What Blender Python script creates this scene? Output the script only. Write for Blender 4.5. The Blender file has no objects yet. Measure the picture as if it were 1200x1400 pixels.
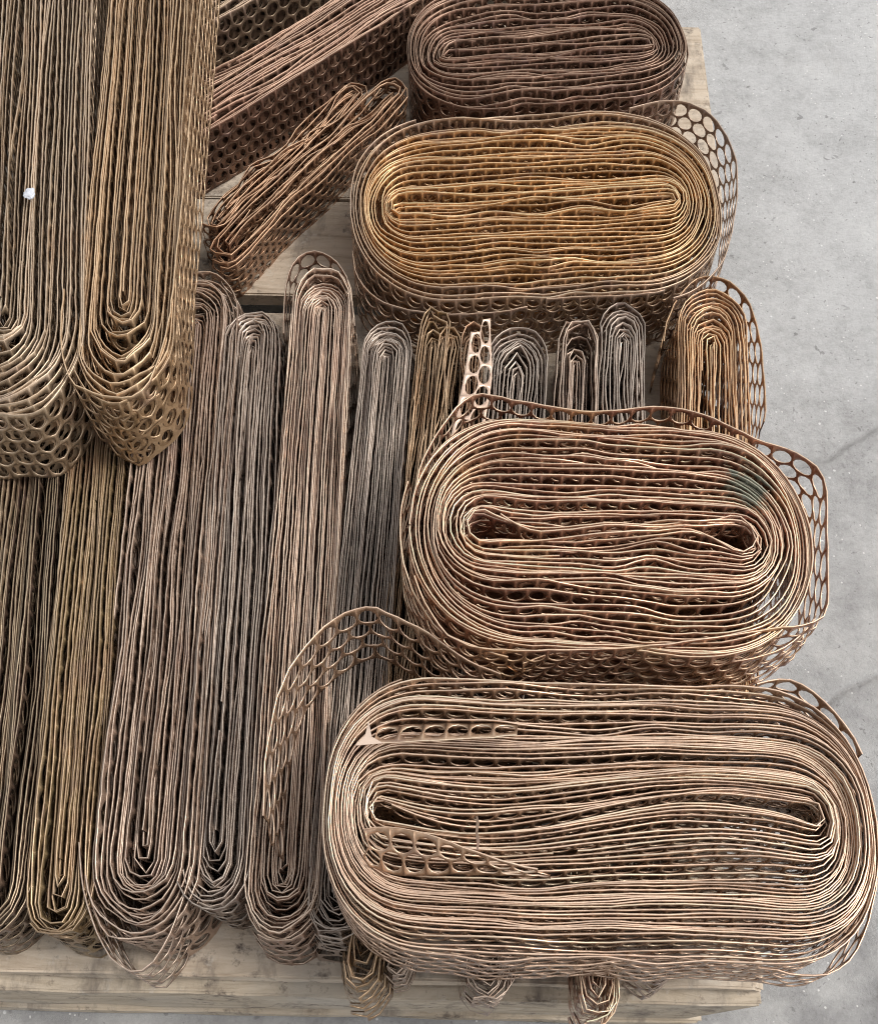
import bpy, math, random
import numpy as np
from mathutils import Vector

# ------------------------------------------------------------------ camera, sky, sun, exposure
S = bpy.context.scene
COL = S.collection
F, CW, CH = 1600.0, 1200.0, 1400.0          # focal length and frame of the photograph, in its pixels
TILT = math.radians(29.0)                    # off straight down
CAM_H = 1.22
cam = bpy.data.cameras.new("camera"); camo = bpy.data.objects.new("camera", cam); COL.objects.link(camo)
cam.sensor_fit = 'VERTICAL'; cam.sensor_height = 24.0; cam.lens = 24.0 * F / CH
cam.clip_start = 0.02; cam.clip_end = 500
camo.location = (0, 0, CAM_H); camo.rotation_euler = (TILT, 0, 0)
S.camera = camo

SUN_EL, SUN_AZ = math.radians(54), math.radians(88)     # azimuth measured from +Y towards +X
w = bpy.data.worlds.new("World"); S.world = w; w.use_nodes = True
nt = w.node_tree; nt.nodes.clear()
sky = nt.nodes.new('ShaderNodeTexSky'); sky.sky_type = 'NISHITA'; sky.sun_disc = False
sky.sun_elevation = SUN_EL; sky.sun_rotation = SUN_AZ
sky.dust_density = 4.0; sky.ozone_density = 1.0; sky.air_density = 1.2
hs = nt.nodes.new('ShaderNodeHueSaturation'); hs.inputs['Saturation'].default_value = 0.15
bg = nt.nodes.new('ShaderNodeBackground'); bg.inputs['Strength'].default_value = 0.12
wo = nt.nodes.new('ShaderNodeOutputWorld')
nt.links.new(sky.outputs[0], hs.inputs['Color']); nt.links.new(hs.outputs[0], bg.inputs['Color'])
nt.links.new(bg.outputs[0], wo.inputs['Surface'])
sl = bpy.data.lights.new("sun", 'SUN'); sl.energy = 1.4; sl.angle = math.radians(14); sl.color = (1.0, 0.965, 0.92)
so = bpy.data.objects.new("sun", sl); COL.objects.link(so)
sv = Vector((math.sin(SUN_AZ) * math.cos(SUN_EL), math.cos(SUN_AZ) * math.cos(SUN_EL), math.sin(SUN_EL)))
so.rotation_euler = (-sv).to_track_quat('-Z', 'Y').to_euler(); so.location = sv * 5
S.view_settings.view_transform = 'Standard'; S.view_settings.look = 'None'
S.view_settings.gamma = 1.0; S.view_settings.exposure = 0.33
S.cycles.pixel_filter_type = 'BLACKMAN_HARRIS'; S.cycles.filter_width = 1.05
S.cycles.max_bounces = 9; S.cycles.diffuse_bounces = 6; S.cycles.glossy_bounces = 5

# ------------------------------------------------------------------ helpers
CT, ST = math.cos(TILT), math.sin(TILT)
def at(px, py, z):
    """point of the photograph -> point of the place on the level z"""
    xc, yc = (px - CW / 2) / F, (CH / 2 - py) / F
    d = np.array([xc, yc * CT + ST, yc * ST - CT])
    return np.array([0, 0, CAM_H]) + d * ((z - CAM_H) / d[2])

def props(o, label=None, cat=None, group=None, kind=None):
    for k, v in (('label', label), ('category', cat), ('group', group), ('kind', kind)):
        if v: o[k] = v
    return o
def empty(name, loc):
    o = bpy.data.objects.new(name, None); COL.objects.link(o); o.location = loc; o.empty_display_size = .05
    return o
def link(name, me, mat, parent=None, origin=None):
    o = bpy.data.objects.new(name, me); COL.objects.link(o)
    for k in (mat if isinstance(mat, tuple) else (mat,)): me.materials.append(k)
    if parent is not None:
        o.parent = parent
    return o

def np_mesh(name, V, T, tint=None, mi=None, wind=None):
    me = bpy.data.meshes.new(name)
    n, m = len(V), len(T)
    me.vertices.add(n); me.vertices.foreach_set('co', V.astype(np.float32).ravel())
    me.loops.add(m * 3); me.loops.foreach_set('vertex_index', T.astype(np.int32).ravel())
    me.polygons.add(m); me.polygons.foreach_set('loop_start', np.arange(0, m * 3, 3, dtype=np.int32))
    if mi is not None: me.polygons.foreach_set('material_index', mi.astype(np.int32))
    if tint is not None:
        a = me.attributes.new('tint', 'FLOAT', 'POINT'); a.data.foreach_set('value', tint.astype(np.float32))
    if wind is not None:
        a = me.attributes.new('wind', 'FLOAT', 'POINT'); a.data.foreach_set('value', wind.astype(np.float32))
    me.update(calc_edges=True)
    return me

# ------------------------------------------------------------------ perforated strip
P0 = 0.0182            # hole pitch across the photograph
YS = 1.50              # the pitch runs longer along the depth of the pile
ROWS = 5
W = 0.095              # width of the strip
THK = 0.00105
HR = 0.435             # hole radius / pitch
ang = np.radians(90 - 30 * np.arange(12))
HOLE = np.stack([np.cos(ang), np.sin(ang)], 1)
def cell_template(first, last, double, hr):
    hx = np.array([[0, .577], [.5, .289], [.5, -.289], [0, -.577], [-.5, -.289], [-.5, .289]])
    if first: hx[0, 1] = hx[1, 1] = hx[5, 1] = .68
    if last: hx[2, 1] = hx[3, 1] = hx[4, 1] = -.60
    uv = np.concatenate([hx, HOLE * hr])
    tris = []
    for i in range(6):
        a, b = i, (i + 1) % 6
        ha, hm, hb = 6 + 2 * i, 6 + (2 * i + 1), 6 + (2 * i + 2) % 12
        tris += [(a, b, hm), (a, hm, ha), (b, hb, hm)]
    tris = np.array(tris)
    if not double:
        return uv, np.zeros(18), tris, np.zeros(len(tris), int)
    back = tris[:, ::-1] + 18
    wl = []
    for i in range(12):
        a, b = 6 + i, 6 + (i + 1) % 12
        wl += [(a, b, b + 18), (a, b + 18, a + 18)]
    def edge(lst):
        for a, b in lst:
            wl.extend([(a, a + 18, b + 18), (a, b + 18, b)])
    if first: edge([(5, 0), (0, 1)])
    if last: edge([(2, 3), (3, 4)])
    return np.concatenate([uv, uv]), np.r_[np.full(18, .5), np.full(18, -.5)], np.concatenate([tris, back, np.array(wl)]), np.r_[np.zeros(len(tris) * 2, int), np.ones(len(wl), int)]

def strip_mesh(name, top, bot, u, tint, phase=0.0, rows=ROWS, double_rows=2, pitch=P0, thk=THK, origin=None, wind=None, crinkle=.00030, hr=.425):
    """top, bot: (N,3) edges of the strip; u: length along it; holes punched as real openings"""
    u = (u - u[0]) / pitch + phase
    K0 = np.arange(math.ceil(u[0]), math.floor(u[-1]) + 1)
    if len(K0) < 3: return None
    K = np.arange(K0[0], K0[-1] + .25, .5)
    Tk = np.stack([np.interp(K, u, top[:, i]) for i in range(3)], 1)
    Bk = np.stack([np.interp(K, u, bot[:, i]) for i in range(3)], 1)
    tk = np.interp(K, u, tint)
    wk = np.interp(K, u, wind) if wind is not None else np.ones(len(K))
    tan = np.gradient(Tk, axis=0); nrm = np.cross(tan, Bk - Tk)
    nrm /= np.linalg.norm(nrm, axis=1)[:, None] + 1e-12
    jr = np.random.default_rng(len(K) * 7 + int(abs(u[0]) * 13) % 991)
    jj = jr.normal(0, crinkle, (2, len(K))); Tk += nrm * jj[0][:, None]; Bk += nrm * jj[1][:, None] * 1.5; Tk[:, 2] += jr.normal(0, crinkle * .8, len(K))
    H = 1.28 + .866 * (rows - 1)
    Vs, Ts, As, Ms, Ws, base = [], [], [], [], [], 0
    for r in range(rows):
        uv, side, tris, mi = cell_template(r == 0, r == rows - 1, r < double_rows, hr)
        off = .5 * (r % 2)
        c = K0[1:-1] + off if off == 0 else K0[:-1] + off
        n, m = len(c), len(uv)
        uu = (c[:, None] + uv[None, :, 0]).ravel()
        uu = np.clip(uu, K[0], K[-1])
        vv = np.tile((.68 + .866 * r - uv[:, 1]) / H, n)
        sd = np.tile(side, n)
        P = np.stack([np.interp(uu, K, Tk[:, i]) * (1 - vv) + np.interp(uu, K, Bk[:, i]) * vv for i in range(3)], 1)
        N = np.stack([np.interp(uu, K, nrm[:, i]) for i in range(3)], 1)
        Vs.append(P + N * (sd * thk)[:, None]); As.append(np.interp(uu, K, tk)); Ws.append(np.interp(uu, K, wk))
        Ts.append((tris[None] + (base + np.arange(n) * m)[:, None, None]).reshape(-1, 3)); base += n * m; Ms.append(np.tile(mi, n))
    V = np.concatenate(Vs)
    if origin is not None: V = V - np.asarray(origin)
    return np_mesh(name, V, np.concatenate(Ts), np.concatenate(As), np.concatenate(Ms), np.concatenate(Ws))

def ulen(P):
    d = np.diff(P, axis=0)
    return np.r_[0, np.cumsum(np.sqrt(d[:, 0] ** 2 + (d[:, 1] / YS) ** 2 + (d[:, 2] / 1.2) ** 2))]

def smooth_poly(P, n=12):
    """Catmull-Rom through control points"""
    P = np.asarray(P, float); Q = np.vstack([2 * P[0] - P[1], P, 2 * P[-1] - P[-2]]); out = []
    for i in range(1, len(Q) - 2):
        p0, p1, p2, p3 = Q[i - 1:i + 3]
        for t in np.linspace(0, 1, n, endpoint=False):
            out.append(.5 * ((2 * p1) + (-p0 + p2) * t + (2 * p0 - 5 * p1 + 4 * p2 - p3) * t * t + (-p0 + 3 * p1 - 3 * p2 + p3) * t ** 3))
    out.append(P[-1]); return np.array(out)

def gaps(n, rng, loose):
    g = []
    st = 0
    for _ in range(n):
        if rng.random() < .45: st = 1 - st
        g.append((.40 if st else .8 + loose * rng.random() ** 1.5) * (0.8 + .4 * rng.random()))
    g[0] *= .35
    return np.r_[0, np.cumsum(g)] / sum(g)

def coil(name, label, cat, group, e1, e2, sT, sB, turns, zb, mat, seed, core=.76, tcore=.006, ef=.85, m=2.2,
         loose=1.6, eye=0.0, scurve=0.0, dish=.004, lean=(0, 0), rag=.003, bow=.27, wave=.12, epow=5, pitch=P0, dz=(0, 0),
         outer=1.0, coreshift=0.0, sway=.003, drop=.0035, crinkle=.00013, ctint=0.5, egap=1.0):
    """a strip wound into a flat oval: e1, e2 the two ends, sT, sB the far and near side, all seen on its upper plane"""
    rng = np.random.default_rng(seed)
    zt = zb + W
    E1, E2 = at(*e1, zt + dz[0]), at(*e2, zt + dz[1]); T, B = at(*sT, zt), at(*sB, zt)
    C = (E1 + E2) / 2; ex = (E2 - E1)[:2]; a = np.linalg.norm(ex) / 2; ex = ex / (2 * a)
    ey = np.array([-ex[1], ex[0]])
    bt, bb = np.dot(T[:2] - C[:2], ey), -np.dot(B[:2] - C[:2], ey)
    n = turns
    gT, gB, gL, gR = gaps(n, rng, loose), gaps(n, rng, loose), gaps(n, rng, loose * egap), gaps(n, rng, loose * egap)
    c0 = core * a
    k = np.arange(n + 1)
    AL, AR = c0 + (a - c0) * gL, c0 + (a - c0) * gR
    BT, BB = tcore + coreshift + (bt - tcore - coreshift) * gT, tcore - coreshift + (bb - tcore + coreshift) * gB
    ctrl = rng.normal(0, 1, (n + 2, 4, 7)) * (1 + 1.6 * (rng.random((n + 2, 4, 1)) < .13)); ctrl = (ctrl + np.roll(ctrl, 1, 0) * .8)
    gm = (bt + bb) / (2 * n)
    ph = rng.uniform(0, 6.28, 6)
    X, Y, Z, TAU = [], [], [], []
    NS, NE = 34, 26
    for j in range(n):
        for seg in range(4):
            cnt = NS if seg % 2 == 0 else NE
            for q in range(cnt):
                s = q / cnt
                tau = j + (0, .36, .5, .86)[seg] + s * (.36, .14, .36, .14)[seg]
                aL, aR = np.interp(tau, k, AL), np.interp(tau, k, AR)
                b1, b2 = np.interp(tau, k, BT), np.interp(tau, k, BB)
                ey_ = eye * math.exp(-tau / 2.5)
                mx = max(b1, b2) + ey_
                eL, eR = min(ef * mx, .8 * aL), min(ef * mx, .8 * aR)
                kt = min(int(tau), n); ft = tau - kt
                def noise(ch, x01):
                    f = x01 * 5.999; i = int(f); f -= i; f = f * f * (3 - 2 * f)
                    r0 = ctrl[kt, ch, i] * (1 - f) + ctrl[kt, ch, i + 1] * f
                    r1 = ctrl[kt + 1, ch, i] * (1 - f) + ctrl[kt + 1, ch, i + 1] * f
                    return r0 * (1 - ft) + r1 * ft
                if seg in (0, 2):
                    x0, x1 = -aL + eL, aR - eR
                    x = x0 + (x1 - x0) * s if seg == 0 else x1 + (x0 - x1) * s
                    xn = (x - x0) / (x1 - x0) * 2 - 1
                    y = (b1 + ey_ * abs(xn) ** epow) if seg == 0 else -(b2 + ey_ * abs(xn) ** epow)
                    fade = 1 - abs(xn) ** 4
                    y += fade * gm * (wave * (math.sin(3.2 * x / a + ph[0] + tau * .10) + .5 * math.sin(7 * x / a + ph[1] - tau * .16)) + bow * noise(seg // 2, (xn + 1) / 2))
                else:
                    th = math.pi / 2 - math.pi * s if seg == 1 else -math.pi / 2 - math.pi * s
                    c, si = math.cos(th), math.sin(th)
                    cx = abs(c) ** (2 / m) * (1 if c > 0 else -1); sy = abs(si) ** (2 / m) * (1 if si > 0 else -1)
                    bsel = b1 if sy > 0 else b2
                    x = (aR - eR + eR * cx) if seg == 1 else (-aL + eL + eL * cx)
                    y = (bsel + ey_) * sy
                    rn = noise(2 + seg // 2, s) * math.sin(math.pi * s) * .38 * (a - c0) / n
                    x += rn * (1 if seg == 1 else -1)
                xa = x / a
                y += scurve * math.exp(-tau / (.4 * n)) * math.sin(math.pi * xa * 1.1)
                z = -dish * (1 - tau / n) ** 1.5 + rag * .5 * noise(2, (xa * .49 + .5) if abs(xa) < 1 else .5)
                X.append(x); Y.append(y); Z.append(z); TAU.append(tau)
    X, Y, Z, TAU = map(np.array, (X, Y, Z, TAU))
    zl = np.interp(X, [-a, a], [dz[0], dz[1]])
    top = np.stack([C[0] + X * ex[0] + Y * ey[0], C[1] + X * ex[1] + Y * ey[1], zt + Z + zl], 1)
    # the lower edge: straight below, with the lean of the coil and a little sway of each turn
    d = np.gradient(top, axis=0); nn = np.stack([-d[:, 1], d[:, 0]], 1); nn /= np.linalg.norm(nn, axis=1)[:, None] + 1e-9
    sw = np.interp(TAU, np.arange(n + 2), rng.normal(0, sway, n + 2))
    bot = top.copy(); bot[:, 2] -= W
    bot[:, :2] += np.array(lean) + nn * sw[:, None]
    u = ulen(top) * (P0 / pitch)
    dzt = -np.abs(rng.normal(0, drop, n + 2)); dd = np.interp(TAU, np.arange(n + 2), dzt); top[:, 2] += dd; bot[:, 2] += dd * .3
    tr = rng.normal(0, 1, 3 * n + 4)
    tint = ctint + .2 * np.interp(TAU * 3, np.arange(len(tr)), tr)
    root = empty(name, (C[0], C[1], zb)); props(root, label, cat, group)
    org = np.array([C[0], C[1], zb])
    cuts = [(0, .22 * n, 'inner_core', 1), (.22 * n, n - 1, 'wound_strip', 1), (n - 1, n + 1, 'outer_turn', ROWS)]
    for t0, t1, pn, dr in cuts:
        msk = (TAU >= t0 - .015) & (TAU <= t1 + .015)
        if msk.sum() < 5: continue
        uu = u[msk]
        phs = (uu[0] / P0)
        me = strip_mesh(pn, top[msk], bot[msk], uu, tint[msk], phase=phs, double_rows=dr, origin=org, wind=TAU[msk] / n, crinkle=crinkle)
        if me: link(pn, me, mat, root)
    return root, org

def loose(parent, org, name, tp, zt, mat, bp=None, zbm=None, tint=.55, rows=ROWS, n=10, label=None, phase=0.0, thk=THK, pitch=P0, hr=.452):
    """a turn that stands off its coil: tp = (x, y[, z]) on the photograph for the upper edge, bp likewise for the lower"""
    A = np.array([at(p[0], p[1], p[2] if len(p) > 2 else zt) for p in tp])
    if bp is None:
        Bm = A.copy(); Bm[:, 2] = np.maximum(A[:, 2] - W * (1.28 + .866 * (rows - 1)) / (1.28 + .866 * (ROWS - 1)), .002)
    else:
        Bm = np.array([at(p[0], p[1], p[2] if len(p) > 2 else zbm) for p in bp])
    top, bot = smooth_poly(A, n), smooth_poly(Bm, n)
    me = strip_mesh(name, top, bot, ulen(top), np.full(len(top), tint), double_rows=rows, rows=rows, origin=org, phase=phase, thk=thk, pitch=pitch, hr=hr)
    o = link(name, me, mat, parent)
    if label: o['label'] = label
    return o

# ------------------------------------------------------------------ materials
def new_mat(name):
    m = bpy.data.materials.new(name); m.use_nodes = True
    t = m.node_tree; b = t.nodes['Principled BSDF']; return m, t, b
def ramp(t, fac, stops):
    r = t.nodes.new('ShaderNodeValToRGB'); t.links.new(fac, r.inputs[0])
    while len(r.color_ramp.elements) < len(stops): r.color_ramp.elements.new(.5)
    for e, (p, c) in zip(r.color_ramp.elements, stops): e.position = p; e.color = (*c, 1)
    return r.outputs[0]
def noise(t, vec, scale, detail=5, rough=.6, dist=0.0):
    n = t.nodes.new('ShaderNodeTexNoise'); n.inputs['Scale'].default_value = scale
    n.inputs['Detail'].default_value = detail; n.inputs['Roughness'].default_value = rough; n.inputs['Distortion'].default_value = dist
    t.links.new(vec, n.inputs['Vector']); return n.outputs[0]
def mapping(t, scale=(1, 1, 1), rot=(0, 0, 0), coord='Object'):
    c = t.nodes.new('ShaderNodeTexCoord'); m = t.nodes.new('ShaderNodeMapping')
    m.inputs['Scale'].default_value = scale; m.inputs['Rotation'].default_value = rot
    t.links.new(c.outputs[coord], m.inputs['Vector']); return m.outputs[0]
def mix(t, fac, a, b, mode='MIX'):
    n = t.nodes.new('ShaderNodeMix'); n.data_type = 'RGBA'; n.blend_type = mode
    for s, v in ((0, fac), (6, a), (7, b)):
        if hasattr(v, 'is_output'): t.links.new(v, n.inputs[s])
        elif s == 0: n.inputs[0].default_value = v
        else: n.inputs[s].default_value = (*v, 1)
    return n.outputs[2]
def math_(t, op, a, b=0.0, clamp=False):
    n = t.nodes.new('ShaderNodeMath'); n.operation = op; n.use_clamp = clamp
    for s, v in ((0, a), (1, b)):
        if hasattr(v, 'is_output'): t.links.new(v, n.inputs[s])
        else: n.inputs[s].default_value = v
    return n.outputs[0]

def strip_mat(name, dark, mid, light, edge, metallic=.55, rough=.42, stain=None, stain_amt=.0, spots=(), outer=None, warm=(1.0, .905, .835), stain2=(.25, .165, .155)):
    """two materials: the tarnished faces, darkened further for shade in the gaps, and the sheared edges, paled further for sky light"""
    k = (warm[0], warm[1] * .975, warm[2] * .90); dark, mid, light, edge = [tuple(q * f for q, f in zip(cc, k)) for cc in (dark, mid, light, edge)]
    out = []
    for part in ('face', 'edge'):  # face and edge tones: partly bare metal, partly light contrast painted into the colour
        m, t, b = new_mat(name + '_' + part)
        at_ = t.nodes.new('ShaderNodeAttribute'); at_.attribute_name = 'tint'
        v = mapping(t)
        n1 = noise(t, v, 26, 4); n2 = noise(t, v, 220, 3)
        f = math_(t, 'ADD', math_(t, 'MULTIPLY', n1, .8), math_(t, 'MULTIPLY', n2, .8))
        f = math_(t, 'ADD', math_(t, 'SUBTRACT', f, .80), at_.outputs['Fac'])
        if part == 'face': c = ramp(t, f, [(.12, dark), (.5, mid), (.88, light)])
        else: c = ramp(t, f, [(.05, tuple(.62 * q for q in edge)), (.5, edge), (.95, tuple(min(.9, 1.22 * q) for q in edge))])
        if outer:          # the outermost windings have tarnished more
            wd = t.nodes.new('ShaderNodeAttribute'); wd.attribute_name = 'wind'
            of = math_(t, 'ADD', math_(t, 'MULTIPLY', math_(t, 'SUBTRACT', wd.outputs['Fac'], .74), 3.0), math_(t, 'MULTIPLY', math_(t, 'SUBTRACT', n1, .5), 1.2), True)
            c = mix(t, math_(t, 'MULTIPLY', of, .85), c, outer if part == 'edge' else tuple(.55 * q for q in outer))
        if stain:
            n3 = noise(t, v, 14, 3)
            sf = math_(t, 'MULTIPLY', math_(t, 'MULTIPLY', math_(t, 'SUBTRACT', n3, .52, True), 6.0, True), stain_amt)
            c = mix(t, sf, c, stain)
        n4 = noise(t, v, 33, 4, .7)
        c = mix(t, math_(t, 'MULTIPLY', math_(t, 'MULTIPLY', math_(t, 'SUBTRACT', n4, .54, True), 7.0, True), .35 if part == 'face' else .22), c, stain2)
        for (sx, sy, sr, sc) in spots:          # verdigris
            vd = t.nodes.new('ShaderNodeVectorMath'); vd.operation = 'DISTANCE'; t.links.new(v, vd.inputs[0]); vd.inputs[1].default_value = (sx, sy, W)
            g = math_(t, 'SUBTRACT', 1.0, math_(t, 'DIVIDE', vd.outputs['Value'], sr))
            g = math_(t, 'ADD', g, math_(t, 'MULTIPLY', math_(t, 'SUBTRACT', noise(t, v, 90, 3), .5), 2.4))
            c = mix(t, math_(t, 'MULTIPLY', math_(t, 'MULTIPLY', g, 2.5, True), .55), c, sc)
        t.links.new(c, b.inputs['Base Color'])
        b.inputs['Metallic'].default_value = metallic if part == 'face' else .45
        r = math_(t, 'ADD', math_(t, 'MULTIPLY', n2, .3), rough - .24)
        t.links.new(r, b.inputs['Roughness'])
        out.append(m)
    return tuple(out)
M = {
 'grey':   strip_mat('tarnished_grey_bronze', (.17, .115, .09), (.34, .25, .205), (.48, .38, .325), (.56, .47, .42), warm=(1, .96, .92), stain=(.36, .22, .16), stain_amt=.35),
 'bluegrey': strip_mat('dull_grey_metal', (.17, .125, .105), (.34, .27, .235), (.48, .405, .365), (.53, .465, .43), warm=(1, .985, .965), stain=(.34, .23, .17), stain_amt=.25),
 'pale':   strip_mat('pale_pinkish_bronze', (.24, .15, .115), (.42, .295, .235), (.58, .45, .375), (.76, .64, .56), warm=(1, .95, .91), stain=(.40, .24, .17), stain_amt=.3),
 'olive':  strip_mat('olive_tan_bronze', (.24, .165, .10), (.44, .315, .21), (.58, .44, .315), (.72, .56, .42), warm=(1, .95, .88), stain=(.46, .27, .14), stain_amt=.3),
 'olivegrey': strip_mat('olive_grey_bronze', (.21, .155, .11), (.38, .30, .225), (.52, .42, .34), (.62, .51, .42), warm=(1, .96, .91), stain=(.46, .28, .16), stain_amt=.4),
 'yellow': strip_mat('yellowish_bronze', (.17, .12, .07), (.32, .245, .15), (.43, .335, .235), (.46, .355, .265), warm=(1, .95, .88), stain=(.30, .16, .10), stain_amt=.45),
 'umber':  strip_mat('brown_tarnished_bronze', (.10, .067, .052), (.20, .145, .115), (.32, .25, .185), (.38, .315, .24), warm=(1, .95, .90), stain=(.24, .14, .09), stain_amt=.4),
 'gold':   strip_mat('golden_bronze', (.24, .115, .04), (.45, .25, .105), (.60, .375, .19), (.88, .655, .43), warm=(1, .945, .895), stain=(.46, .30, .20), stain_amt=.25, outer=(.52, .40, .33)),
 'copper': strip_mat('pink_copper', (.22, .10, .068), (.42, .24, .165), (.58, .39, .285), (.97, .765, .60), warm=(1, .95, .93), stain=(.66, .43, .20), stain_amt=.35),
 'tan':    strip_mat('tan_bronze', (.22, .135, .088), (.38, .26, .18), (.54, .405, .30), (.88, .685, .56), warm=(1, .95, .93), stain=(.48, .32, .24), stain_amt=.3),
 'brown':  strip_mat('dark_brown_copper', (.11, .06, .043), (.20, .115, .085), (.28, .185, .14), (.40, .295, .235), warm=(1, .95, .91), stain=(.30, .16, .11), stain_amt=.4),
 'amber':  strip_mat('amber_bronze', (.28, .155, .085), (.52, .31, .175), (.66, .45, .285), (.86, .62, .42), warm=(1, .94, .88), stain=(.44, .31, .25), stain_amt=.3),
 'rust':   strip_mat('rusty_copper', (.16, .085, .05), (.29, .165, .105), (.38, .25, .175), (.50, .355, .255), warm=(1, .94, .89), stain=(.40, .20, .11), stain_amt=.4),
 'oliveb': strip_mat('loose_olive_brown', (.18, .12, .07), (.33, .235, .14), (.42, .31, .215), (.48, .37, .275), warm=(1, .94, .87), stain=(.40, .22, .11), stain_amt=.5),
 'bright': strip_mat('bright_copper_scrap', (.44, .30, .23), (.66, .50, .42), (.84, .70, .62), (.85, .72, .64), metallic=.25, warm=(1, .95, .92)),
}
_p = at(1022, 662, .338) - (at(559, 700, .338) + at(1113, 745, .338)) / 2
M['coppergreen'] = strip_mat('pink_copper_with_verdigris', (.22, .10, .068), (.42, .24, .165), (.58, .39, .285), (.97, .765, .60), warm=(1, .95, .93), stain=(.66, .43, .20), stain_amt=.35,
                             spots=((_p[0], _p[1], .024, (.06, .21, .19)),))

# concrete
def concrete_mat():
    m, t, b = new_mat('worn_concrete')
    v = mapping(t)
    big = noise(t, v, 2.2, 6, .62); med = noise(t, v, 11, 6, .65); fine = noise(t, v, 190, 6, .8)
    f = math_(t, 'ADD', math_(t, 'MULTIPLY', big, .40), math_(t, 'MULTIPLY', med, .42))
    f = math_(t, 'ADD', f, math_(t, 'MULTIPLY', fine, .34))
    f = math_(t, 'ADD', f, math_(t, 'MULTIPLY', math_(t, 'SUBTRACT', noise(t, v, 62, 4, .75), .28), .34))
    c = ramp(t, f, [(.46, (.25, .242, .235)), (.58, (.395, .392, .388)), (.70, (.50, .498, .494)), (.88, (.60, .596, .585))])
    # darker towards the near side, patchy
    geo = t.nodes.new('ShaderNodeSeparateXYZ'); t.links.new(v, geo.inputs[0])
    yy = math_(t, 'ADD', geo.outputs['Y'], math_(t, 'MULTIPLY', math_(t, 'SUBTRACT', big, .5), .9))
    wf = t.nodes.new('ShaderNodeMapRange'); t.links.new(yy, wf.inputs[0])
    wf.inputs['From Min'].default_value = .78; wf.inputs['From Max'].default_value = .30
    worn = mix(t, math_(t, 'MULTIPLY', wf.outputs[0], .55), c, ramp(t, med, [(.38, (.17, .165, .165)), (.62, (.40, .39, .375))]))
    # pits and specks
    def specks(scale, thr, col, prev, amt, nscale=6):
        vo = t.nodes.new('ShaderNodeTexVoronoi'); vo.inputs['Scale'].default_value = scale; t.links.new(v, vo.inputs['Vector'])
        gate = math_(t, 'GREATER_THAN', noise(t, v, nscale, 3), .52)
        s = math_(t, 'MULTIPLY', math_(t, 'LESS_THAN', math_(t, 'ADD', vo.outputs['Distance'], math_(t, 'MULTIPLY', fine, .25)), thr), gate)
        return mix(t, math_(t, 'MULTIPLY', s, amt), prev, col), s
    worn, s1 = specks(95, .24, (.20, .195, .19), worn, .6)
    worn, s2 = specks(34, .20, (.22, .215, .21), worn, .5, 4)
    worn, _ = specks(120, .25, (.72, .71, .69), worn, .8, 9)
    worn, _ = specks(44, .19, (.70, .70, .69), worn, .9, 3)
    for sc_, th_, am_ in ((75, .665, .6), (26, .69, .5), (150, .66, .5)):
        q = noise(t, v, sc_, 3, .6, .4)
        worn = mix(t, math_(t, 'MULTIPLY', math_(t, 'MULTIPLY', math_(t, 'SUBTRACT', q, th_, True), 30.0, True), am_), worn, (.17, .165, .16))
    # broad darker stains
    st = math_(t, 'MULTIPLY', math_(t, 'SUBTRACT', noise(t, v, 5.5, 7, .72, .6), .60, True), 4.5, True)
    worn = mix(t, math_(t, 'MULTIPLY', st, .6), worn, (.24, .225, .205))
    ca = t.nodes.new('ShaderNodeAttribute'); ca.attribute_name = 'tint'      # dirt lodged in the cracks
    worn = mix(t, math_(t, 'MULTIPLY', math_(t, 'MULTIPLY', ca.outputs['Fac'], math_(t, 'SUBTRACT', med, .10)), .75, True), worn, (.16, .155, .15))
    t.links.new(worn, b.inputs['Base Color']); b.inputs['Roughness'].default_value = .85
    bp = t.nodes.new('ShaderNodeBump'); bp.inputs['Strength'].default_value = .6; bp.inputs['Distance'].default_value = .004
    h = math_(t, 'SUBTRACT', math_(t, 'ADD', fine, math_(t, 'MULTIPLY', med, .8)), math_(t, 'MULTIPLY', s1, .6))
    t.links.new(h, bp.inputs['Height']); t.links.new(bp.outputs[0], b.inputs['Normal'])
    return m
def wood_mat(name, base, dark, light, edge=False):
    m, t, b = new_mat(name)
    v = mapping(t, (2.2, 15, 15)); vi = mapping(t); vs = mapping(t, (9, 3.5, 3.5))
    g = noise(t, v, 6, 6, .65, .8)
    c = ramp(t, g, [(.30, dark), (.52, base), (.72, light)])
    big = noise(t, vi, 7, 5)
    c = mix(t, math_(t, 'MULTIPLY', math_(t, 'SUBTRACT', big, .5, True), 2.6, True), c, (.40, .38, .35))
    sc = noise(t, vs, 3.2, 5, .7)           # scuffs across the grain
    c = mix(t, math_(t, 'MULTIPLY', math_(t, 'SUBTRACT', sc, .53, True), 5.0, True), c, (.17, .14, .115))
    wh = noise(t, vi, 60, 4, .7)
    c = mix(t, math_(t, 'MULTIPLY', math_(t, 'SUBTRACT', wh, .60, True), 5.0, True), c, (.60, .55, .48))
    dk = noise(t, vi, 38, 5, .75)
    c = mix(t, math_(t, 'MULTIPLY', math_(t, 'SUBTRACT', dk, .55, True), 7.0, True), c, (.11, .085, .07))
    t.links.new(c, b.inputs['Base Color']); b.inputs['Roughness'].default_value = .8
    bp = t.nodes.new('ShaderNodeBump'); bp.inputs['Strength'].default_value = .4; bp.inputs['Distance'].default_value = .002
    t.links.new(math_(t, 'ADD', g, wh), bp.inputs['Height']); t.links.new(bp.outputs[0], b.inputs['Normal'])
    return m
MC = concrete_mat()
WOOD = wood_mat('weathered_deck_wood', (.55, .455, .35), (.37, .29, .21), (.63, .54, .435))
WOOD2 = wood_mat('ochre_pallet_wood', (.50, .42, .32), (.33, .265, .19), (.60, .515, .41))

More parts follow.
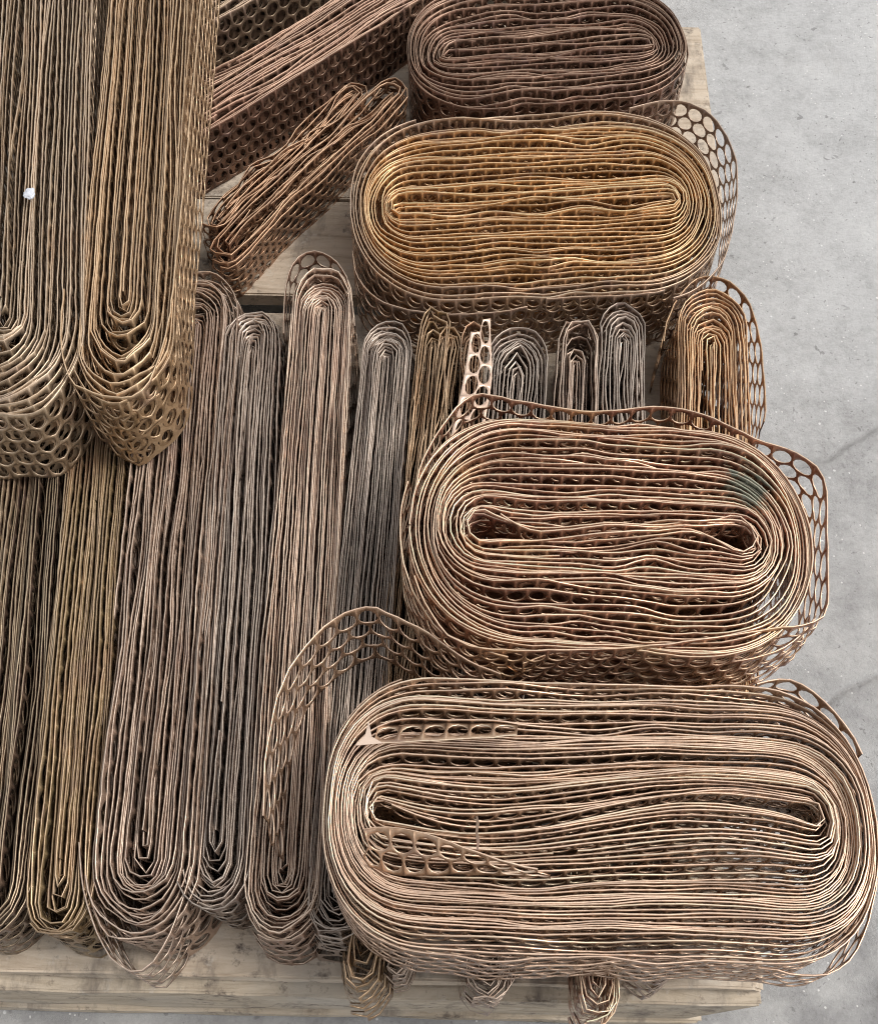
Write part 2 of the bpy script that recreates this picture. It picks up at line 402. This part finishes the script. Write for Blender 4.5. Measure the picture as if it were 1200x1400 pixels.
# ------------------------------------------------------------------ ground: one sheet with cracks cut into it
def crack_line(pts, seed, step=.002, jit=.0022):
    rng = np.random.default_rng(seed); P = smooth_poly(np.array(pts), 24)
    d = np.r_[0, np.cumsum(np.linalg.norm(np.diff(P, axis=0), axis=1))]
    q = np.arange(0, d[-1], step); Q = np.stack([np.interp(q, d, P[:, i]) for i in range(2)], 1)
    wander = np.stack([np.interp(np.arange(len(Q)), np.arange(0, len(Q) + 12, 9), rng.normal(0, jit, len(np.arange(0, len(Q) + 12, 9)))) for _ in range(2)], 1)
    return Q + wander + rng.normal(0, jit * .06, Q.shape)
CR = [crack_line([at(*p, 0)[:2] for p in [(1010, 700), (1075, 645), (1120, 630), (1165, 600), (1260, 560), (1420, 500)]], 3),
      crack_line([at(*p, 0)[:2] for p in [(1040, 1020), (1120, 965), (1180, 930), (1300, 865), (1460, 800)]], 5)]
def build_ground():
    # fine patch where the camera looks, coarse apron out to the horizon
    x = np.r_[-60, -20, -6, -2, -.9, np.arange(.20, .82, .004), 1.2, 2.5, 6, 20, 60]
    y = np.r_[-60, -20, -6, -2, -.6, np.arange(.0, .95, .004), 1.4, 2.5, 6, 20, 60]
    Xg, Yg = np.meshgrid(x, y); Zg = np.zeros_like(Xg); Cg = np.zeros_like(Xg)
    for Q in CR:
        best = np.full(Xg.shape, 9.0)
        sub = (Xg > .15) & (Xg < .9) & (Yg > -.05) & (Yg < 1.0)
        pts = np.stack([Xg[sub], Yg[sub]], 1); dmin = np.full(len(pts), 9.0)
        for i in range(0, len(Q), 1): dmin = np.minimum(dmin, np.hypot(pts[:, 0] - Q[i, 0], pts[:, 1] - Q[i, 1]))
        best[sub] = dmin
        Zg -= .004 * np.exp(-(best / .0035) ** 2); Cg = np.maximum(Cg, np.exp(-(best / .0026) ** 2) + .3 * np.exp(-(best / .02) ** 2))
    n, m = len(y), len(x)
    idx = np.arange(n * m).reshape(n, m)
    a, b, c, d = idx[:-1, :-1].ravel(), idx[:-1, 1:].ravel(), idx[1:, 1:].ravel(), idx[1:, :-1].ravel()
    T = np.concatenate([np.stack([a, b, c], 1), np.stack([a, c, d], 1)])
    me = np_mesh('concrete_floor', np.stack([Xg.ravel(), Yg.ravel(), Zg.ravel()], 1), T, Cg.ravel())
    o = link('concrete_floor', me, MC); props(o, 'worn grey concrete yard floor with cracks and pale flecks', 'floor', kind='structure')
build_ground()

# ------------------------------------------------------------------ wooden pallet
ZP = 0.144
import bmesh
def plank(name, x0, x1, y0, y1, z0, z1, mat, parent, seed, chamfer=0.0, bev=.002, cut=0.0):
    """a sawn board with slightly uneven faces and worn arrises; chamfer cuts the lower corner of its right end"""
    rng = random.Random(seed); bm = bmesh.new()
    nx = max(2, int((x1 - x0) / .05)); prof = []
    for i in range(nx + 1):
        x = x0 + (x1 - x0) * i / nx
        j = lambda s: rng.uniform(-s, s)
        zlow = z0
        cx = 0
        if chamfer and i == nx: cx = -chamfer
        prof.append([bm.verts.new((x + cx, y0 + j(.0012), zlow)), bm.verts.new((x + (cut and i == nx and -cut or 0) + j(.0015), y0 + j(.0012), z1 + j(.0008))),
                     bm.verts.new((x + j(.0015), y1 + j(.0012), z1 + j(.0008))), bm.verts.new((x + cx, y1 + j(.0012), zlow))])
    for p, q in zip(prof, prof[1:]):
        for k in range(4): bm.faces.new((p[k], p[(k + 1) % 4], q[(k + 1) % 4], q[k]))
    bm.faces.new(prof[0][::-1]); bm.faces.new(prof[-1])
    bmesh.ops.recalc_face_normals(bm, faces=bm.faces)
    bmesh.ops.bevel(bm, geom=[e for e in bm.edges if e.calc_face_angle(0) > .6], offset=bev, segments=2, affect='EDGES')
    me = bpy.data.meshes.new(name); bm.to_mesh(me); bm.free()
    return link(name, me, mat, parent)
c0 = at(1046, 1350, ZP)
pal = empty('wooden_pallet', (c0[0], c0[1], 0)); pal.rotation_euler = (0, 0, math.radians(-1.2))
props(pal, 'weathered wooden pallet carrying all the strip coils', 'pallet')
def py(y): return at(600, y, ZP)[1] - c0[1]
PL = -1.25
for i, (ya, yb) in enumerate([(1352, 1188), (1112, 862), (790, 436), (412, 281), (278, 36), (-20, -200)]):
    plank('top_board', PL, (.004, -.006, .002, .0, at(966, 120, ZP)[0] - c0[0] - .021, 0)[i], py(ya), py(yb), ZP - .022, ZP, WOOD, pal, i, cut=(.0 if i else .012))
for i, xx in enumerate((-1.24, -.68, -.12)):
    plank('stringer', xx, xx + .1, py(1346), py(-195), ZP - .044, ZP - .0225, WOOD2, pal, 20 + i)
    for k, yy in enumerate((1342, 700, -60)):
        plank('block', xx, xx + .1, py(yy), py(yy) + .14, .0225, ZP - .0445, WOOD2, pal, 30 + 3 * i + k)
for k, yy in enumerate((1352, 700, -60)):
    o = plank('bottom_board', PL, -.03, py(yy) - (.016 if k == 0 else 0), py(yy) + .12, 0.001, .022, WOOD2, pal, 50 + k, chamfer=.03)
o = plank('front_rail', PL, .002, py(1352) - .012, py(1352) + .012, .0225, ZP - .0235, WOOD2, pal, 60, chamfer=.042)

# ------------------------------------------------------------------ coils and bundles
Z1 = ZP + .002; Z1T = Z1 + W; Z2 = Z1T + .004; Z2T = Z2 + W
GB = 'narrow strip bundles laid side by side on the pallet'
GC = 'wide oval coils of punched strip'
def bundle(label, bot, top, hw, turns, zb, mat, seed, **k):
    mx, my = (bot[0] + top[0]) / 2, (bot[1] + top[1]) / 2
    kw = dict(core=.86, tcore=.0011, ef=1.3, loose=1.4, bow=.33, wave=.15, m=2.05, dish=.003, rag=.004, egap=1.0, sway=.0055, drop=.005, crinkle=.00026)
    kw.update(k)
    return coil('strip_bundle', label, 'strip bundle', GB, bot, top, (mx - hw, my), (mx + hw, my), turns, zb, M[mat], seed, **kw)

bundle('dark brown bundle at the left edge, under the upper coils', (-33, 1288), (62, 420), 60, 13, Z1, 'umber', 101)
bundle('yellowish olive bundle between the dark brown one and the broad grey one', (72, 1278), (150, 400), 44, 12, Z1, 'yellow', 102, lean=(.010, 0), sway=.005)
r3 = bundle('broadest grey bundle of the lower left, with a loose turn hanging at its near end', (185, 1282), (272, 365), 71, 18, Z1, 'grey', 103, lean=(.012, 0), sway=.005, core=.80)
bundle('blue-grey bundle with its far end below the bare plank', (288, 1242), (347, 420), 47, 14, Z1, 'bluegrey', 104, lean=(.010, 0), sway=.005, core=.84)
r5 = bundle('long pale pinkish bundle with a loose honeycomb turn at its far end', (380, 1288), (443, 362), 48, 19, Z1, 'pale', 105, core=.84)
bundle('grey bundle running down beneath the left end of the largest coil', (456, 1285), (533, 434), 39, 16, Z1, 'bluegrey', 106)
bundle('ragged olive brown bundle hanging over the pallet front beside the largest coil', (487, 1365), (598, 415), 24, 9, Z1, 'oliveb', 107, bow=1.1, sway=.008, drop=.007)
bundle('thin tangled olive brown bundle squeezed beside the coppery one', (556, 1010), (618, 438), 17, 5, Z1, 'oliveb', 127, bow=1.5, sway=.008, drop=.008)
r8 = bundle('short coppery bundle with a bright torn piece on top', (600, 1000), (649, 440), 19, 4, Z1, 'rust', 108, bow=.9)
bundle('grey bundle with wide pointed turns, right of the bright torn piece', (665, 1000), (712, 438), 45, 12, Z1, 'bluegrey', 109, core=.74)
bundle('narrow grey bundle between two taller grey ones behind the pink copper coil', (770, 1000), (790, 437), 32, 10, Z1, 'grey', 110, core=.8)
bundle('grey bundle with a tall pointed turn, left of the amber bundle', (840, 1000), (853, 408), 36, 10, Z1, 'bluegrey', 111, core=.8, bow=.7)
r12 = bundle('amber bundle with a loose turn, at the right edge of the pallet', (980, 1010), (975, 392), 54, 15, Z1, 'amber', 112, core=.72)
bundle('small dark bundle end peeping out under the largest coil beside the ragged one', (538, 1334), (590, 1000), 19, 4, Z1, 'grey', 113)
bundle('grey bundle end fanning out under the front of the largest coil', (662, 1368), (690, 1000), 42, 8, Z1, 'grey', 114, core=.7)
bundle('pinkish looped bundle end hanging down over the pallet front', (818, 1405), (800, 1000), 29, 6, Z1, 'copper', 115, core=.75)
bundle('faint grey bundle end in the shade under the largest coil', (905, 1338), (880, 1000), 32, 4, Z1, 'grey', 116, bow=.8)

# far middle
bundle('dark umber bundle at the top edge of the photo, behind the brown slanting one', (190, 62), (560, -160), 44, 7, Z1, 'umber', 120, core=.8)
rA = bundle('brown slanting bundle with a tall shaded honeycomb side, behind the coppery ones', (170, 205), (660, -95), 62, 12, Z1, 'brown', 121, core=.8, bow=.8, loose=2.2)
bundle('coppery slanting bundle, farther of the two on the bare plank', (281, 306), (498, 108), 25, 6, Z1, 'rust', 122, core=.85, bow=.9, drop=.009, loose=2.2, lean=(-.014, .032), ef=.8)
bundle('coppery slanting bundle, nearer of the two on the bare plank', (290, 350), (550, 104), 27, 7, Z1, 'rust', 123, core=.86, bow=.8, drop=.009, loose=2.2, lean=(-.012, .026), ef=.8)

# oval coils
c1 = coil('oval_coil', 'dark brown oval coil at the top right corner of the pallet', 'coil', GC, (556, 78), (940, 52), (742, -28), (752, 138), 18, Z1, M['brown'], 201, core=.74, coreshift=.006, bow=.34)
c3 = coil('oval_coil', 'golden oval coil with one loose honeycomb turn at its right end', 'coil', GC, (478, 280), (984, 262), (742, 153), (732, 408), 24, Z1, M['gold'], 202, core=.76, wave=.1, dz=(.004, .004), bow=.28, tcore=.003)
c4 = coil('oval_coil', 'pink copper oval coil with dark eyes and wide loose outer turns', 'coil', GC, (559, 700), (1113, 745), (842, 574), (836, 886), 26, Z2, M['coppergreen'], 203, core=.70, eye=.017, epow=4, scurve=.007, ef=.9, m=2.1, tcore=.003)
c5 = coil('oval_coil', 'largest tan oval coil in front, with torn flaps of strip sticking up', 'coil', GC, (439, 1090), (1198, 1124), (815, 928), (805, 1312), 35, Z2, M['tan'], 204, core=.82, eye=.006, epow=6, scurve=.016, ef=.85, m=2.3, loose=1.1, tcore=.0025)
# upper left
u1 = bundle('olive grey coil at the left edge with a bit of white fluff', (-8, 568), (58, -420), 98, 22, Z2, 'olivegrey', 301, core=.80, lean=(0, -.012), ef=1.2, m=2.05)
u2 = bundle('olive tan coil on the bundles, beside the olive grey one', (160, 540), (228, -420), 60, 16, Z2, 'olive', 302, core=.82, lean=(0, -.012), ef=1.35, m=2.0, tcore=.003)
for r in (u1[0], u2[0]):
    r['group'] = 'long coils lying on top of the bundles'; r['category'] = 'coil'; r.name = 'long_coil'

# loose turns and torn ends
loose(c4[0], c4[1], 'loose_turn', [(556, 735), (580, 625), (640, 543), (705, 547), (800, 562), (900, 556), (960, 566), (1035, 600), (1090, 620), (1126, 655), (1131, 740), (1131, 822), (1112, 850), (1050, 860), (930, 878), (790, 888), (640, 882), (585, 830), (558, 760)], Z2T + .002, M['copper'], tint=.35)
loose(c4[0], c4[1], 'loose_turn', [(700, 912), (760, 893), (860, 898), (980, 905), (1060, 890), (1110, 850), (1120, 800)], Z2T - .022, M['copper'], rows=4, tint=.4)
loose(c4[0], c4[1], 'torn_end', [(700, 925), (640, 903), (580, 862), (515, 832), (487, 832), (450, 850), (410, 893), (385, 935), (371, 985), (362, 1050), (360, 1120), (364, 1180)], Z2T - .01, M['tan'],
      bp=[(715, 985), (650, 968), (588, 937), (528, 903), (503, 902), (468, 920), (430, 955), (410, 992), (398, 1040), (390, 1100), (388, 1160), (390, 1215)], zbm=Z1T + .006, rows=4, tint=.5)
loose(c4[0], c4[1], 'loose_turn', [(562, 640), (548, 700), (552, 770), (590, 850), (650, 884), (720, 905)], Z2T - .004, M['copper'], tint=.5)
loose(c3[0], c3[1], 'loose_turn', [(850, 150), (900, 138), (940, 140), (975, 160), (1002, 205), (1008, 250), (1002, 310), (985, 360), (950, 395), (900, 412)], Z1T + .006, M['gold'], tint=.2)
loose(c3[0], c3[1], 'torn_end', [(735, 410), (760, 407), (800, 405), (850, 403), (900, 398), (940, 385)], Z1T + .001, M['gold'], tint=.35)
loose(c3[0], c3[1], 'loose_turn', [(480, 330), (490, 380), (530, 415), (600, 428), (680, 426), (740, 415)], Z1T - .008, M['gold'], rows=4, tint=.25)
loose(r5[0], r5[1], 'loose_turn', [(388, 470), (389, 400), (402, 358), (425, 343), (450, 350), (472, 375), (482, 420), (486, 470)], Z1T, M['pale'], tint=.1)
loose(r12[0], r12[1], 'loose_turn', [(905, 480), (915, 430), (945, 385), (980, 378), (1010, 395), (1030, 430), (1042, 490), (1046, 560), (1040, 620)], Z1T, M['amber'], tint=.2)
loose(r3[0], r3[1], 'loose_turn', [(106, 1130), (115, 1220), (140, 1290), (175, 1328), (205, 1318), (235, 1270), (258, 1200), (268, 1120)], Z1T, M['grey'], tint=.4)
loose(u2[0], u2[1], 'loose_turn', [(88, 380), (84, 470), (97, 518), (125, 535), (160, 543), (193, 535), (215, 495), (232, 430), (243, 330), (258, 180), (272, 30), (285, -120)], Z2T + .001, M['olive'], tint=.6)
loose(u2[0], u2[1], 'loose_turn', [(205, 505), (222, 430), (232, 330), (247, 180), (262, 30), (275, -120)], Z2T - .006, M['olive'], tint=.4)
loose(c5[0], c5[1], 'loose_turn', [(700, 1322), (800, 1318), (900, 1310), (980, 1316), (1060, 1326), (1110, 1334), (1150, 1322), (1180, 1280), (1198, 1210), (1199, 1140)], Z2T - .02, M['tan'], tint=.4, rows=3)
loose(c5[0], c5[1], 'loose_turn', [(1020, 940), (1060, 928), (1095, 935), (1130, 962), (1165, 1005), (1190, 1060)], Z2T + .001, M['tan'], tint=.5)
# flaps of the strip that bend up out of the largest coil
loose(c5[0], c5[1], 'torn_end', [(484, 1150), (500, 1133), (540, 1131), (590, 1142), (640, 1160), (700, 1180), (780, 1196)], Z2T + .022, M['tan'],
      bp=[(505, 1185), (512, 1186), (545, 1197), (590, 1196), (640, 1195), (700, 1196), (780, 1202)], zbm=Z2T - .004, rows=2, tint=.55, label='torn flap of strip bent flat, showing whole holes')
loose(c5[0], c5[1], 'torn_end', [(494, 1018), (520, 1017), (560, 1014), (610, 1012), (680, 1007), (740, 1002)], Z2T + .018, M['tan'],
      bp=[(505, 990), (525, 992), (565, 990), (612, 989), (680, 990), (742, 992)], zbm=Z2T - .002, rows=1, tint=.75, label='pale torn edge of strip')
loose(r8[0], r8[1], 'torn_end', [(645, 440), (641, 470), (633, 520), (622, 570), (606, 640)], Z1T + .012, M['bright'],
      bp=[(670, 436), (671, 475), (672, 520), (664, 570), (652, 640)], zbm=Z1T + .006, rows=2, tint=.66, pitch=P0, label='bright torn piece of punched strip')

def torn_tip():
    P = [at(486, 1019, Z2T + .027), at(524, 1016, Z2T + .029), at(508, 1007, Z2T + .027), at(504, 985, Z2T + .021), at(499, 1006, Z2T + .026)]
    bm = bmesh.new(); o = c5[1]
    up = [bm.verts.new(p - o) for p in P]; dn = [bm.verts.new(p - o - np.array([0, 0, .001])) for p in P]
    bm.faces.new(up); bm.faces.new(dn[::-1])
    for i in range(5): bm.faces.new((up[i], dn[i], dn[(i + 1) % 5], up[(i + 1) % 5]))
    bmesh.ops.recalc_face_normals(bm, faces=bm.faces)
    me = bpy.data.meshes.new('torn_tip'); bm.to_mesh(me); bm.free()
    ta = me.attributes.new('tint', 'FLOAT', 'POINT'); ta.data.foreach_set('value', np.full(len(me.vertices), 1.0, np.float32))
    t = link('torn_tip', me, M['bright'], c5[0]); t['label'] = 'bright triangular tip of torn strip'
torn_tip()

# ------------------------------------------------------------------ bit of white fluff
def fluff():
    P = at(41, 265, Z2T + .007); rng = np.random.default_rng(4)
    bm = bmesh.new(); bmesh.ops.create_icosphere(bm, subdivisions=4, radius=.0052)
    from mathutils import noise as mn
    for v in bm.verts:
        k = 1 + .35 * mn.noise(v.co * 260) + .2 * mn.noise(v.co * 700); v.co = Vector((v.co.x * 1.05, v.co.y * 1.25, v.co.z * .5)) * k
    me = bpy.data.meshes.new('white_fluff'); bm.to_mesh(me); bm.free()
    for p in me.polygons: p.use_smooth = True
    m, t, b = new_mat('white_cotton'); b.inputs['Base Color'].default_value = (.60, .62, .67, 1); b.inputs['Roughness'].default_value = .9
    o = link('white_fluff', me, m); o.location = P; props(o, 'small bit of white fluff caught on the olive grey coil', 'fluff')
fluff()
# a sliver of strip standing across the largest coil
def sliver():
    P = at(652, 1138, Z2T + .004); bm = bmesh.new()
    for k, (dx, dy, wd) in enumerate(((0, .012, .0006), (.0006, .006, .0012), (-.0004, 0, .0009), (.0007, -.007, .0013), (0, -.013, .0005))):
        for sx, sz in ((-1, 0), (1, 0), (1, 1), (-1, 1)): bm.verts.new((dx + sx * wd, dy, .001 * sz + .0008 * (k % 2)))
    bm.verts.ensure_lookup_table(); v = bm.verts
    for k in range(4):
        for q in range(4): bm.faces.new((v[4 * k + q], v[4 * k + (q + 1) % 4], v[4 * k + 4 + (q + 1) % 4], v[4 * k + 4 + q]))
    bm.faces.new(v[:4]); bm.faces.new(v[16:20][::-1])
    me = bpy.data.meshes.new('metal_sliver'); bm.to_mesh(me); bm.free()
    o = link('metal_sliver', me, M['brown'][1]); o.location = P
    props(o, 'tiny brownish sliver of metal lying across the largest tan coil', 'metal scrap')
sliver()
tri = sum(len(o.data.polygons) for o in COL.objects if o.type == 'MESH')
print('TRIS', tri)
